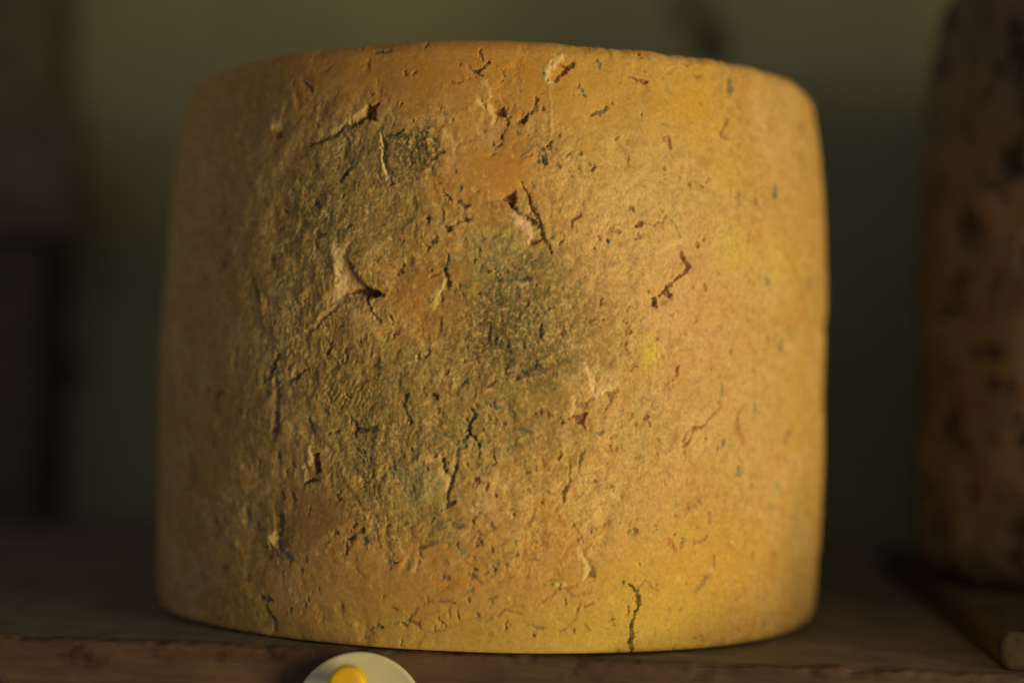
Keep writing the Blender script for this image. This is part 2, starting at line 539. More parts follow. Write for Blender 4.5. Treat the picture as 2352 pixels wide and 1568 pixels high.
def main_cheese():
    a = np.arange(-46, 46, 0.125)
    b = np.linspace(46, 100, 290, endpoint=False)
    c = np.linspace(100, 180, 50, endpoint=False)
    cols = np.concatenate([-c[::-1] - (180 - c[-1]) * 0, -b[::-1] - (54 / 290) * 0, a, b, c])
    cols = np.unique(np.round(cols, 5))
    rows = np.concatenate([np.linspace(0, 6, 34, endpoint=False), np.linspace(6, 176, 620, endpoint=False), np.linspace(176, 185, 46)])
    K = Rind(CH_R, CH_H, cols, rows, 11)
    S, V = K.S, K.V
    R = CH_R * 1000

    fx = 2352 * LENS / SENS

    def sv(x, y):
        """where a mark measured on the photograph sits on the rind (mm round the girth, mm up)"""
        d = FWD + RIGHT * ((x - 1176) / fx) + UP * ((784 - y) / fx)
        ox, oy = CAM.x - CH_C[0], CAM.y - CH_C[1]
        rad = CH_R
        for _ in range(4):
            A = d.x ** 2 + d.y ** 2; B = 2 * (ox * d.x + oy * d.y); C = ox * ox + oy * oy - rad * rad
            disc = max(B * B - 4 * A * C, 0)
            t = (-B - math.sqrt(disc)) / (2 * A)
            z = CAM.z + d.z * t
            rad = CH_R * float(np.interp(np.clip(z / CH_H, 0, 1), PROF_Z, PROF_R))
        X, Y = ox + d.x * t, oy + d.y * t
        return (math.atan2(X, -Y) * R, z * 1000)

    PX = 0.130  # mm per photo pixel on the front

    def Z(bx, by):
        return lambda zx, zy: ((bx + zx / 3.618) * 0.9408, (by + zy / 3.618) * 0.9408)
    z1, z2, z3 = Z(350, 50), Z(900, 50), Z(1450, 50)
    z4, z5, z6 = Z(350, 450), Z(900, 450), Z(1450, 450)
    z7, z8, z9 = Z(350, 850), Z(900, 850), Z(1450, 850)
    z10, z11, z12 = Z(350, 1237), Z(900, 1237), Z(1450, 1237)

    # ---------------- pigment: large regions
    base = pal(188, 138, 58)
    K.c[:] = base
    orange = pal(188, 122, 40); gold = pal(196, 146, 46); tan = pal(203, 158, 80); pink = pal(207, 151, 84)
    olive = pal(138, 110, 46); dolive = pal(84, 70, 32); yellow = pal(212, 172, 58); byel = pal(190, 146, 42)
    brown = pal(148, 102, 44); redb = pal(124, 64, 28); dred = pal(98, 46, 22); teal = pal(64, 80, 54); dteal = pal(40, 52, 38)
    pale = pal(216, 173, 88); grn = pal(140, 132, 66)

    n1 = fbm(S, V, 26, 4, 301); n2 = fbm(S, V, 9, 4, 302); n3 = fbm(S, V, 3.0, 3, 303)
    # ---------------- relief: what kind of surface where
    def region(items):
        M = np.zeros(S.shape, np.float32)
        for (x, y, rx, ry, a) in items:
            s, v = sv(x, y)
            d = np.hypot((S - s) / (rx * PX), (V - v) / (ry * PX)) + 0.35 * n2
            M = np.maximum(M, sstep(1.5, 0.6, d) * a)
        return M
    smooth = region(((900, 140, 480, 60, .8), (1180, 200, 230, 70, .6), (1590, 265, 90, 80, 1), (1130, 400, 90, 50, .8), (1370, 250, 90, 70, .6),
                     (1200, 1420, 560, 90, .85), (1560, 1320, 150, 110, .9), (720, 1190, 60, 60, .9), (720, 1380, 170, 100, .6),
                     (480, 900, 100, 500, .25), (1000, 700, 70, 60, .3), (1800, 700, 130, 600, .15)))
    crumb = region(((985, 340, 80, 80, 1), (900, 1140, 130, 100, 1), (800, 640, 130, 190, .7), (960, 800, 140, 120, .8), (1180, 740, 140, 170, 1),
                    (1000, 1000, 200, 100, .9), (1050, 560, 130, 60, .7), (820, 900, 120, 80, .9), (720, 520, 130, 150, .8),
                    (1400, 680, 170, 190, .55), (1300, 480, 160, 110, .5), (1230, 1130, 180, 100, .7), (1430, 1000, 160, 170, .5),
                    (700, 760, 130, 130, .8), (1270, 1230, 120, 50, .7), (860, 460, 110, 80, .7)))
    crumb = crumb * (1 - 0.7 * smooth)
    smooth = np.clip(smooth * 1.25, 0, 1)
    rough = (1 - 0.86 * smooth)
    full = (slice(None), slice(None))
    K.mixc(full, sstep(-0.1, 0.7, n1) * 0.55, tan)
    K.mixc(full, sstep(0.05, 0.7, n2) * 0.45, orange)
    K.mixc(full, sstep(0.1, 0.8, -n2 + 0.3 * n1) * 0.35, pink)
    mott = fbm(S, V, 2.6, 4, 310, 0.7); mott2 = fbm(S, V, 4.5, 3, 311, 0.65)
    mk = 0.45 + 0.65 * crumb
    K.mixc(full, sstep(0.1, 0.8, mott) * 0.44 * mk, pal(152, 96, 42))
    K.mixc(full, sstep(0.2, 0.85, -mott) * 0.44 * mk, pale)
    K.mixc(full, sstep(0.2, 0.8, mott2) * 0.30, pal(168, 112, 56))

    def B(x, y, rx, ry, col, amt, lam=8, edge=0.6, rot=0.0, fuzz=0.25):
        s, v = sv(x, y)
        return K.blob(s, v, rx * PX, ry * PX, col, amt, lam, edge, rot, fuzz)

    # orange bare paste at top and bottom, tan bloom on the right
    for (x, y, rx, ry, col, amt) in (
        (900, 150, 420, 70, orange, .75), (1150, 190, 260, 80, orange, .8), (620, 200, 200, 90, brown, .5),
        (1000, 130, 200, 50, orange, .7), (1400, 150, 260, 60, gold, .6), (1370, 300, 120, 130, gold, .6), (1590, 260, 80, 70, gold, .95), (1590, 260, 60, 60, pal(206, 148, 40), .7),
        (1130, 400, 110, 60, orange, .9), (960, 330, 90, 60, tan, .3), (1010, 660, 80, 110, orange, .55),
        (930, 680, 60, 50, orange, .5), (1480, 640, 190, 260, pink, .5), (1560, 520, 160, 110, tan, .6),
        (1720, 480, 130, 190, yellow, .15), (1690, 590, 50, 50, yellow, .65), (1790, 620, 50, 70, yellow, .45),
        (1680, 400, 60, 40, yellow, .4), (1800, 420, 120, 160, pink, .4), (1620, 850, 160, 130, pink, .28), (1420, 560, 160, 110, pale, .15), (1780, 1120, 120, 160, pink, .35), (1460, 1130, 130, 90, tan, .5), (1490, 820, 18, 30, pal(216, 180, 40), .95), (1600, 700, 160, 130, pink, .4),
        (1750, 900, 150, 220, tan, .55), (1830, 850, 60, 330, gold, .35), (1640, 1060, 150, 120, tan, .4), (1560, 1130, 110, 60, orange, .4),
        (1300, 1330, 330, 110, orange, .55), (1000, 1350, 260, 90, orange, .5), (1560, 1290, 170, 80, gold, .8),
        (1500, 1430, 150, 90, byel, .75), (1150, 1460, 380, 55, byel, .6), (1350, 1440, 100, 70, byel, .6), (1750, 1340, 150, 120, gold, .45), (720, 1190, 70, 60, brown, .7),
        (720, 1330, 160, 110, brown, .35), (900, 1420, 220, 70, brown, .3), (480, 800, 120, 420, brown, .45),
        (560, 1000, 90, 200, brown, .4), (560, 500, 100, 200, brown, .3), (700, 360, 140, 90, brown, .35),
        (1480, 400, 140, 100, pale, .35), (1350, 640, 90, 70, pink, .5), (1270, 800, 40, 30, pink, .3),
    ):
        B(x, y, rx * 1.1, ry * 1.1, col, amt * 0.82, 11, 0.95)
    # grey-green mould bloom
    for (x, y, rx, ry, col, amt) in (
        (760, 520, 190, 170, olive, .5), (840, 980, 240, 170, olive, .4), (1190, 740, 90, 150, dolive, .45), (1120, 800, 60, 60, dolive, .4),
        (935, 350, 70, 60, dolive, .85), (960, 365, 40, 40, dolive, .5), (820, 350, 70, 70, olive, .65), (790, 450, 120, 90, olive, .75),
        (690, 540, 90, 110, olive, .65), (880, 500, 90, 70, olive, .55), (680, 760, 110, 120, olive, .6), (1190, 710, 130, 150, olive, .8),
        (1190, 660, 70, 70, dolive, .55), (1200, 800, 110, 90, dolive, .65), (1130, 760, 80, 80, dolive, .5), (1230, 860, 50, 40, dolive, .7),
        (1280, 720, 80, 110, olive, .55), (1400, 780, 80, 70, olive, .35), (800, 900, 120, 70, olive, .65), (860, 1020, 110, 90, olive, .6), (1000, 960, 110, 90, olive, .55),
        (1130, 960, 140, 100, olive, .6), (1240, 980, 100, 90, olive, .35), (880, 1130, 110, 90, olive, .6), (980, 1110, 70, 70, grn, .5), (820, 830, 90, 60, olive, .45),
        (1020, 1200, 70, 40, olive, .55), (950, 850, 70, 60, olive, .4), (1120, 590, 90, 60, grn, .4), (1480, 960, 60, 70, grn, .25),
        (640, 1250, 40, 50, dteal, .5), (1240, 350, 40, 40, olive, .5), (1830, 1250, 60, 130, grn, .3),
    ):
        B(x, y, rx, ry, col, min(amt * 1.12, 1), 6, 0.9, 0.0, 0.9)

    # ---------------- relief
    h = K.h
    h += 1.0 * fbm(S, V, 75, 2, 401) + 0.5 * fbm(S, V, 24, 3, 402) * (0.5 + 0.5 * rough)
    h += 0.26 * fbm(S, V, 8, 3, 403) * rough
    wS = S + 2.2 * perlin(S / 9, V / 9, 420) + 0.8 * n3; wV = V + 2.2 * perlin(S / 9, V / 9, 421)
    crk = np.abs(perlin(wS / 6.5 + wV / 16, wV / 9.0 - wS / 20, 422))
    h -= (0.26 * np.exp(-crk * 5.0) - 0.07) * rough * sstep(-0.25, 0.5, perlin(S / 22, V / 22, 423) + 0.35 * crumb)
    dnt = perlin(wS / 4.2, wV / 4.8, 424)
    h += 0.20 * dnt * rough * (0.55 + 0.6 * crumb) - 0.45 * sstep(0.3, 0.85, perlin(wS / 5, wV / 6, 425)) * rough
    # curd plates: creased ridges
    rdg = 1 - np.abs(fbm(S + 1.5 * n3, V, 6.5, 3, 404)) * 1.6
    h += 0.13 * np.clip(rdg, -1, 1) * rough * (0.4 + 0.8 * crumb)
    f1 = fbm(S, V * 0.8, 1.9, 2, 405); f2 = fbm(S, V * 0.85, 0.85, 2, 406, 0.7)
    h += crumb * (0.09 * f1 + 0.095 * f2 - 0.07 * np.abs(fbm(S, V * 0.8, 1.4, 2, 407)))
    h += (1 - crumb) * rough * (0.05 * f1 + 0.03 * f2) + 0.012 * f2 + 0.02 * fbm(S, V, 2.2, 2, 412) * smooth
    # torn skin: ragged terraces where the outer skin has come away
    T = fbm(wS, wV, 15, 5, 440, 0.58)
    tm = sstep(-0.15, 0.35, perlin(S / 17, V / 17, 441) + 0.3 * crumb - 0.5 * smooth)
    for (lv, dp) in ((0.12, 0.22), (-0.22, 0.20), (0.45, 0.20)):
        h -= dp * sstep(lv - 0.02, lv + 0.035, T) * tm
    edge = np.exp(-((T - 0.13) / 0.03) ** 2) + np.exp(-((T + 0.21) / 0.03) ** 2)
    K.mixc(full, np.clip(edge, 0, 1) * tm * 0.30, pale)
    # open mechanical holes of the paste, ragged, with a red-brown floor
    Q = fbm(wS, wV * 0.85, 5.2, 4, 445, 0.6) + 0.10 * crumb - 0.08 * smooth
    Q = Q - 0.10 * sstep(-0.1, 0.6, perlin(S / 25, V / 25, 446))
    q = sstep(0.72, 1.05, Q)
    h -= 0.8 * q
    K.mixc(full, sstep(0.80, 1.08, Q) * 0.55, pal(136, 84, 37))
    # slanting cloth-marks
    s0, v0 = sv(800, 905)
    d = np.hypot((S - s0) / 10, (V - v0) / 6.0) + 0.3 * n3
    ridm = sstep(1.2, 0.5, d)
    ph = ((S - s0) * 0.90 - (V - v0) * 0.42) / 1.55 * 2 * math.pi + 1.9 * n3 + 2.0 * n2
    h += ridm * 0.13 * np.sin(ph) * np.clip(0.7 + fbm(S, V, 3.5, 2, 430), 0, 1.3)
    # crumbs are tinted: high grains pale, gaps dark
    g = np.clip(f2 * 0.9 + f1 * 0.5, -1, 1)
    tint = 1 + (0.24 * crumb + 0.06) * g + 0.10 * crumb
    K.c *= tint[..., None]
    K.mixc(full, sstep(0.15, 0.8, mott) * 0.20 * rough, pal(150, 92, 40))
    K.mixc(full, sstep(0.2, 0.85, -mott) * 0.12, pale)
    K.mixc(full, sstep(0.25, 0.8, mott2) * 0.12, pal(168, 112, 56))

    for (x, y, rx, ry, col, amt) in ((880, 140, 420, 55, pal(178, 116, 38), .6), (1170, 190, 230, 70, pal(186, 122, 40), .6), (1590, 262, 80, 75, pal(202, 146, 40), .85),
                                     (1140, 395, 105, 55, pal(192, 122, 38), .85), (1370, 240, 90, 80, gold, .6), (1250, 1390, 400, 80, pal(188, 130, 40), .5), (1560, 1300, 160, 80, pal(200, 144, 40), .75),
                                     (1500, 1440, 160, 80, pal(192, 150, 42), .7), (1100, 1470, 420, 40, pal(182, 140, 42), .6), (720, 1190, 75, 60, pal(150, 96, 40), .8), (1000, 660, 70, 90, pal(180, 120, 44), .4)):
        B(x, y, rx, ry, col, amt * 0.7, 9, 0.95, 0.0, 0.4)

    # ---------------- drawn marks
    def C(pts, wpx, depth, col, cmix=1.0, lip=0.0, sharp=0.45):
        P = [sv(*p) for p in pts]
        wmm = (wpx if np.isscalar(wpx) else np.array(wpx)) * PX * (0.76 if depth > 0 else 0.8)
        wm = float(np.max(wmm))
        if depth > 0: depth = min(depth * 0.42, 0.12 + 1.0 * wm); sharp = min(sharp + 0.35, 0.97); cmix = cmix * 0.86
        else: depth *= 0.6; wmm = wmm * 1.3; cmix = min(cmix * 1.5, 1)  # raised strokes: lit slopes beside pits, mostly painted in as pale colour
        K.crack(P, wmm, depth, col, cmix, lip * 0.55, sharp)

    def Pg(pts, depth, col, cmix=1.0, soft=0.5, lip=0.0, tilt=None):
        K.poly([sv(*p) for p in pts], depth * (0.45 if tilt is None else 1.0), col, cmix, soft * 1.2, lip, tilt)

    mapz = lambda f, L: [f(*p) for p in L]
    # upper left star pit and its crack
    Pg(mapz(z1, [(1945, 790), (1985, 735), (2030, 755), (2085, 735), (2065, 820), (2080, 890), (1990, 890), (1950, 860)]), 3.2, redb, 1, .6, .5)
    C([(848, 262), (822, 283), (792, 291), (772, 309), (735, 325), (705, 335)], [6, 7, 6, 7, 5, 2], 2.4, pal(80, 48, 22), .9, .7)
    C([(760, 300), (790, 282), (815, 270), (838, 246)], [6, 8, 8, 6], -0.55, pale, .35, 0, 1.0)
    C([(878, 300), (881, 330), (884, 365), (892, 412), (897, 425)], [3, 4, 5, 6, 5], 2.2, pal(84, 56, 26), .9, .3)
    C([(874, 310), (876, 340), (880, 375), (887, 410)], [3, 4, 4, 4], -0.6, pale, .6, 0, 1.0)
    C(mapz(z2, [(160, 1030), (240, 1010), (320, 975)]), [3, 4, 3], 1.0, dteal, .7, .2)
    C(mapz(z2, [(150, 1080), (180, 1300), (210, 1430)]), [4, 6, 9], 0.9, dolive, .7, .1)
    Pg([(634, 300), (648, 296), (652, 312), (634, 318)], 2.0, redb, .9, .6, .3); K.bump_dot(*sv(630, 287), 1.9, 1.2, pale, .5)
    C([(806, 384), (795, 396), (783, 412)], [6, 8, 5], 2.2, pal(62, 48, 26), .95, .5)
    C(mapz(z1, [(1420, 520), (1480, 590), (1500, 620)]), [4, 5, 3], 1.2, pal(80, 56, 28), .8, .5)
    C(mapz(z2, [(900, 440), (960, 480), (1010, 450), (1060, 400)]), [2, 6, 5, 5], 1.8, pal(84, 64, 30), .9, .6)
    C(mapz(z2, [(960, 490), (1000, 510)]), 5, 1.2, teal, .8)
    C(mapz(z2, [(1650, 555), (1740, 480), (1770, 450), (1820, 430)]), [5, 6, 7, 5], 1.7, pal(112, 60, 26), .95, .5)
    C(mapz(z2, [(1690, 420), (1750, 455)]), [3, 5], 1.3, redb, .9, .3)
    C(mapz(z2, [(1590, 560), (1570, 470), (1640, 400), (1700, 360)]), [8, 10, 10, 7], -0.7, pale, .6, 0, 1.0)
    C(mapz(z2, [(730, 565), (790, 565), (835, 545)]), [3, 4, 4], .9, redb, .8, .3)
    # the V-shaped tear below the top
    Pg(mapz(z2, [(1110, 820), (1200, 785), (1215, 870), (1165, 875)]), 2.6, redb, 1, .5, .5)
    C(mapz(z2, [(1205, 850), (1230, 890), (1228, 950)]), [5, 6, 4], 2.0, redb, .9, .5)
    Pg(mapz(z2, [(1295, 925), (1370, 880), (1410, 825), (1400, 910), (1375, 950)]), 2.6, pal(104, 54, 24), 1, .5, .4)
    C(mapz(z2, [(1400, 860), (1460, 820), (1490, 740)]), [4, 6, 6], 1.6, pal(112, 72, 30), .8, .4)
    C(mapz(z2, [(1000, 730), (1030, 765)]), [5, 4], 1.6, redb, .95, .5)
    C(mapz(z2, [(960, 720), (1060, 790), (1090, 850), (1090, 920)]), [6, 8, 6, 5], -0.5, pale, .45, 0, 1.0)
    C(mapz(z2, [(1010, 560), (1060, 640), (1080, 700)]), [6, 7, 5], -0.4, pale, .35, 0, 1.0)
    C(mapz(z2, [(1600, 600), (1600, 900), (1600, 1150)]), [3, 4, 3], -0.35, pale, .2, 0, 1.0)
    C(mapz(z2, [(1500, 1130), (1560, 1170), (1550, 1270), (1490, 1260)]), [4, 6, 6, 4], 1.1, dteal, .8, .2)
    for p, q in (((60, 290), (120, 280)), ((130, 290), (200, 270))):
        C(mapz(z2, [p, q]), 4, .8, teal, .8, .2)
    for (x, y, r) in ((670, 830, 3), (740, 880, 3), (570, 1060, 6), (1310, 1005, 6), (1880, 650, 6), (1910, 700, 5), (2030, 400, 7), (2040, 440, 5), (1100, 1100, 4), (620, 1440, 5),
                      (770, 1360, 4), (800, 1480, 6), (1460, 1460, 6), (1865, 1205, 5), (1860, 1345, 5), (1670, 1300, 6), (1950, 1300, 5), (1820, 1300, 3), (1340, 640, 4), (1185, 490, 5), (810, 400, 6), (1540, 490, 4)):
        p = z2(x, y); C([p, (p[0] + 3, p[1] + 4)], r * .8, .7, teal, .85, .15)
    C(mapz(z2, [(1980, 870), (2020, 850), (2080, 840), (2100, 810)]), [4, 6, 5, 5], 1.2, pal(80, 70, 36), .85, .3)
    # right upper
    C(mapz(z3, [(330, 540), (380, 565)]), [5, 4], 1.5, dred, 1, .3)
    C(mapz(z3, [(430, 580), (480, 600)]), [8, 7], 1.8, redb, 1, .4)
    C(mapz(z3, [(900, 540), (950, 550)]), 5, 1.2, redb, .7, .2)
    C(mapz(z3, [(1190, 940), (1150, 1010), (1130, 1085), (1170, 1095)]), [7, 4, 7, 5], 1.5, pal(130, 76, 30), .85, .4)
    C(mapz(z3, [(1290, 800), (1285, 830)]), [7, 5], 1.4, pal(130, 76, 32), .85, .2)
    C(mapz(z3, [(660, 1070), (675, 1140), (690, 1180)]), [3, 6, 3], 1.1, pal(140, 80, 34), .8, .3)
    C(mapz(z3, [(620, 960), (655, 985)]), 5, .8, pal(120, 100, 50), .8, .1)
    for (x, y, r) in ((380, 345, 9), (500, 395, 10), (660, 660, 12), (700, 690, 9), (630, 760, 8), (850, 400, 10), (1670, 1050, 10), (1840, 1330, 12), (1390, 580, 9), (1300, 560, 6), (1690, 1180, 8), (1210, 840, 9), (870, 950, 6), (1590, 850, 8), (700, 300, 9), (960, 390, 9)):
        p = z3(x, y); C([p, (p[0] + 4, p[1] + 2)], r * .7, .3, pal(120, 116, 62), .6, 0, .9)
    # middle: triangle pit and the long split
    Pg(mapz(z5, [(1175, 152), (1285, 88), (1315, 180), (1265, 212)]), 3.6, redb, 1, .5, .4)
    C(mapz(z5, [(1265, 200), (1300, 232), (1350, 290), (1450, 350), (1495, 410)]), [6, 5, 6, 8, 5], 2.6, pal(84, 48, 22), .95, .5)
    C(mapz(z5, [(1350, 0), (1375, 60), (1400, 110), (1450, 250), (1500, 330), (1525, 420), (1545, 500), (1590, 560), (1625, 640)]),
      [2, 3, 5, 6, 7, 7, 8, 5, 2], 2.4, pal(96, 64, 28), .85, .35)
    Pg(mapz(z5, [(1420, 520), (1545, 505), (1530, 545), (1470, 555), (1415, 570)]), 2.2, redb, .9, .5, .2)
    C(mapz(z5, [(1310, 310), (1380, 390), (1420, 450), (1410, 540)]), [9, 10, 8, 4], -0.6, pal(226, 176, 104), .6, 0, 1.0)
    Pg(mapz(z5, [(1340, 330), (1380, 250), (1450, 300), (1400, 360)]), .5, base, .1, .8)
    C(mapz(z5, [(800, 165), (850, 210), (895, 200)]), [5, 6, 4], 1.6, pal(110, 62, 28), .9, .4)
    Pg(mapz(z5, [(665, 390), (735, 385), (745, 430), (705, 445)]), 2.6, dred, 1, .4, .3)
    C(mapz(z5, [(740, 400), (790, 355), (860, 330)]), [2.5, 3, 3], .9, teal, .8, .2)
    C(mapz(z5, [(865, 320), (890, 330)]), [6, 5], 1.8, pal(70, 40, 22), 1, .3)
    C(mapz(z5, [(560, 510), (590, 470)]), [6, 4], 1.6, pal(76, 48, 24), .9, .3)
    C(mapz(z5, [(530, 300), (530, 320)]), 5, 1.3, dteal, .9, .2)
    C(mapz(z5, [(1030, 175), (1100, 185), (1170, 165)]), [4, 3, 2], .7, teal, .75, .1)
    C(mapz(z5, [(1790, 395), (1800, 350), (1880, 290)]), [6, 8, 4], 1.5, pal(124, 70, 30), .95, .3)
    C(mapz(z5, [(670, 770), (690, 840), (705, 910)]), [4, 7, 6], 2.0, pal(84, 50, 24), .9, .6)
    C(mapz(z5, [(710, 650), (690, 720), (665, 770)]), [4, 5, 5], .9, teal, .8, .2)
    C(mapz(z5, [(640, 960), (635, 1000), (650, 1040)]), [4, 6, 6], 1.7, pal(90, 54, 26), .9, .5)
    C(mapz(z5, [(660, 860), (640, 930), (580, 1000), (560, 1080)]), [6, 7, 9, 8], -0.65, pal(216, 176, 84), .5, 0, 1.0)
    C(mapz(z5, [(1300, 880), (1350, 920), (1400, 890)]), [5, 6, 4], -0.7, pal(190, 150, 80), .6, 0, 1.0)
    C(mapz(z5, [(1350, 860), (1400, 845), (1440, 860)]), [5, 7, 5], 1.3, pal(66, 52, 26), .9, .3)
    C(mapz(z5, [(1530, 1250), (1520, 1320), (1525, 1390)]), [4, 5, 4], 1.3, pal(60, 48, 26), .9, .4)
    C(mapz(z5, [(1640, 1110), (1580, 1130)]), [4, 4], .8, dteal, .8, .1)
    C(mapz(z5, [(1060, 820), (1150, 850), (1260, 850), (1330, 850)]), [3, 6, 7, 4], .6, teal, .65, .1)
    for p in ((1000, 735), (770, 940), (640, 1230), (930, 690), (1180, 1380), (1240, 1420), (1380, 1450), (1110, 1390), (1350, 1150), (1480, 1190), (1400, 1060)):
        q = z5(*p); C([q, (q[0] - 3, q[1] + 8)], 4, .9, pal(60, 58, 30), .8, .2)
    C(mapz(z5, [(1060, 1280), (1050, 1380), (1060, 1450)]), [4, 6, 4], 1.2, pal(84, 56, 28), .8, .4)
    # the big star-shaped tear on the left ; the lit slope is also painted in paler
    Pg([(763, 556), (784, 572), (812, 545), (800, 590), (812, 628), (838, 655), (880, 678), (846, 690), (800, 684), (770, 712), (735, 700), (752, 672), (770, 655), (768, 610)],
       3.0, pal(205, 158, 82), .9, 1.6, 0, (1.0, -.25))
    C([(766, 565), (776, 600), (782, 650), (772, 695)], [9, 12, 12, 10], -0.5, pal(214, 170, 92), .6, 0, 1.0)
    Pg(mapz(z4, [(1775, 975), (1850, 935), (1950, 895), (2030, 920), (2085, 945), (2125, 995), (2000, 1000), (1975, 1040), (1930, 985), (1850, 965)]), 2.8, dred, 1, .5, .3)
    C(mapz(z4, [(1800, 670), (1850, 780), (1900, 850), (1930, 900)]), [5, 8, 8, 6], 1.5, pal(96, 66, 30), .7, .2)  # shadow within the tear, drawn as a dark coloured stroke
    C(mapz(z4, [(1690, 1060), (1600, 1130), (1500, 1230), (1420, 1300)]), [6, 6, 5, 3], -0.5, pal(206, 160, 74), .4, 0, 1.0)
    C(mapz(z4, [(1720, 1070), (1640, 1140), (1540, 1250), (1460, 1310)]), [4, 5, 4, 3], 1.0, pal(100, 70, 32), .6)
    C(mapz(z4, [(1980, 1030), (2010, 1130), (2080, 1230)]), [4, 4, 4], 1.3, pal(96, 64, 30), .7, .4)
    C(mapz(z4, [(980, 850), (1020, 960), (1040, 1040)]), [6, 9, 6], 1.8, pal(60, 52, 30), .8, .6)
    C(mapz(z4, [(1640, 1420), (1620, 1500)]), [7, 7], 1.8, pal(90, 56, 28), .85, .5)
    C(mapz(z4, [(1530, 160), (1560, 200)]), 7, 1.3, pal(70, 62, 34), .85, .4)
    # right: the crooked tear
    C(mapz(z6, [(760, 640), (790, 720), (835, 765), (800, 825), (700, 900), (645, 965)]), [5, 7, 9, 6, 3.5, 6], 2.6, pal(108, 60, 26), 1, .35)
    Pg(mapz(z6, [(640, 955), (700, 1015), (660, 1050), (610, 1010), (550, 1030), (555, 1130), (510, 1110), (500, 1040), (580, 1000)]), 2.4, pal(92, 48, 22), 1, .4, .3)
    Pg(mapz(z6, [(560, 1040), (640, 1030), (690, 1050), (620, 1110), (570, 1110)]), .9, pal(190, 140, 62), .5, .6)
    C(mapz(z6, [(385, 410), (420, 395)]), [6, 6], 2.0, pal(100, 54, 24), 1, .3)
    C(mapz(z6, [(430, 400), (520, 400), (560, 370)]), [2, 2.5, 3], .9, pal(150, 98, 44), .7, .3)
    C(mapz(z6, [(640, 330), (690, 390), (720, 430), (750, 520)]), [3, 3.5, 3, 2], .8, pal(140, 120, 56), .7, .3)
    C(mapz(z6, [(1520, 890), (1545, 930)]), [10, 8], .6, pal(90, 96, 48), .9, 0, .9)
    C(mapz(z6, [(1330, 150), (1340, 170)]), 8, .4, pal(124, 118, 58), .8, 0, .9)
    C(mapz(z6, [(1535, 1400), (1550, 1430)]), [8, 8], 1.2, pal(130, 74, 32), .9, .1, .8)
    C(mapz(z6, [(1215, 1490), (1220, 1520)]), [7, 7], 1.2, pal(124, 78, 34), .9, .1, .8)
    C(mapz(z6, [(670, 1190), (700, 1185)]), 4, .8, pal(130, 90, 42), .8, .2)
    C(mapz(z6, [(540, 640), (700, 560), (780, 500)]), [6, 8, 6], -0.3, pale, .4, 0, 1.0)
    for (x, y, r) in ((1180, 410, 8), (1230, 560, 8), (1760, 350, 14), (1410, 1500, 7), (1490, 720, 7), (1720, 900, 8), (480, 1450, 5), (1400, 50, 7), (1600, 220, 10)):
        p = z6(x, y); C([p, (p[0] + 2, p[1] + 5)], r * .75, .3, pal(138, 120, 56), .55, 0, .9)
    # lower left
    C(mapz(z7, [(1190, 70), (1150, 150), (1105, 260)]), [6, 8, 8], 2.2, pal(66, 42, 24), .95, .5)
    C(mapz(z7, [(1170, 290), (1190, 450), (1190, 620), (1190, 700), (1150, 800)]), [9, 9, 10, 12, 10], 1.6, pal(70, 58, 32), .75, .5, .8)
    Pg(mapz(z7, [(1485, 935), (1545, 930), (1565, 1105), (1495, 1115)]), 3.2, dred, 1, .4, .3)
    C(mapz(z7, [(1455, 880), (1470, 1000), (1400, 1040), (1420, 1160)]), [7, 6, 7, 6], -0.7, pale, .5, 0, 1.0)
    C(mapz(z7, [(1420, 1200), (1470, 1175), (1540, 1185)]), [5, 6, 4], 1.6, pal(66, 40, 22), .9, .3)
    C(mapz(z7, [(1835, 650), (1870, 700), (1850, 780)]), [6, 8, 6], 2.0, pal(92, 54, 26), .95, .5)
    C(mapz(z7, [(1870, 730), (1960, 730), (2060, 710)]), [6, 9, 6], 1.3, pal(88, 66, 32), .8, .4)
    C(mapz(z7, [(1290, 290), (1370, 250), (1440, 190)]), [5, 6, 4], 1.3, pal(76, 58, 30), .75, .5)
    C(mapz(z7, [(1300, 240), (1330, 160)]), [5, 5], -0.6, pale, .4, 0, 1.0)
    C(mapz(z7, [(1470, 640), (1500, 760)]), [5, 5], 1.2, pal(90, 66, 32), .7, .5)
    C(mapz(z7, [(370, 780), (390, 900), (440, 1060), (460, 1150), (390, 1250)]), [9, 10, 12, 12, 8], 1.6, pal(72, 64, 40), .7, .3, .8)
    C(mapz(z7, [(250, 330), (240, 560)]), [12, 14], 1.2, pal(90, 66, 40), .6, .2, .8)
    C(mapz(z7, [(640, 430), (690, 380)]), 8, 1.2, pal(84, 62, 36), .8, .3, .8)
    for (x, y, r) in ((850, 540, 8), (570, 920, 9), (1180, 945, 8), (1310, 1025, 7), (1090, 380, 8), (900, 1440, 10), (640, 1500, 12), (1220, 1500, 9), (480, 1480, 12), (1220, 1290, 9), (1320, 1310, 8), (330, 1520, 10), (410, 1350, 9), (1060, 250, 7), (1000, 270, 7)):
        p = z7(x, y); C([p, (p[0] + 2, p[1] + 9)], r * .8, 1.0, pal(66, 62, 40), .8, .25, .7)
    # centre low
    Pg(mapz(z8, [(548, 405), (615, 405), (612, 475), (585, 470)]), 2.0, pal(92, 54, 26), .95, .4, .3)
    Pg(mapz(z8, [(305, 410), (360, 400), (330, 500)]), 1.6, pal(86, 66, 30), .85, .4, .4)
    C(mapz(z8, [(310, 520), (340, 620), (380, 680)]), [4, 5, 4], 1.3, pal(90, 58, 28), .85, .4)
    C(mapz(z8, [(600, 545), (600, 575)]), 6, 1.2, pal(110, 66, 32), .85, .3)
    C(mapz(z8, [(910, 560), (945, 600), (935, 640), (885, 700), (885, 770)]), [3, 6, 5, 6, 5], 1.6, dteal, .9, .3)
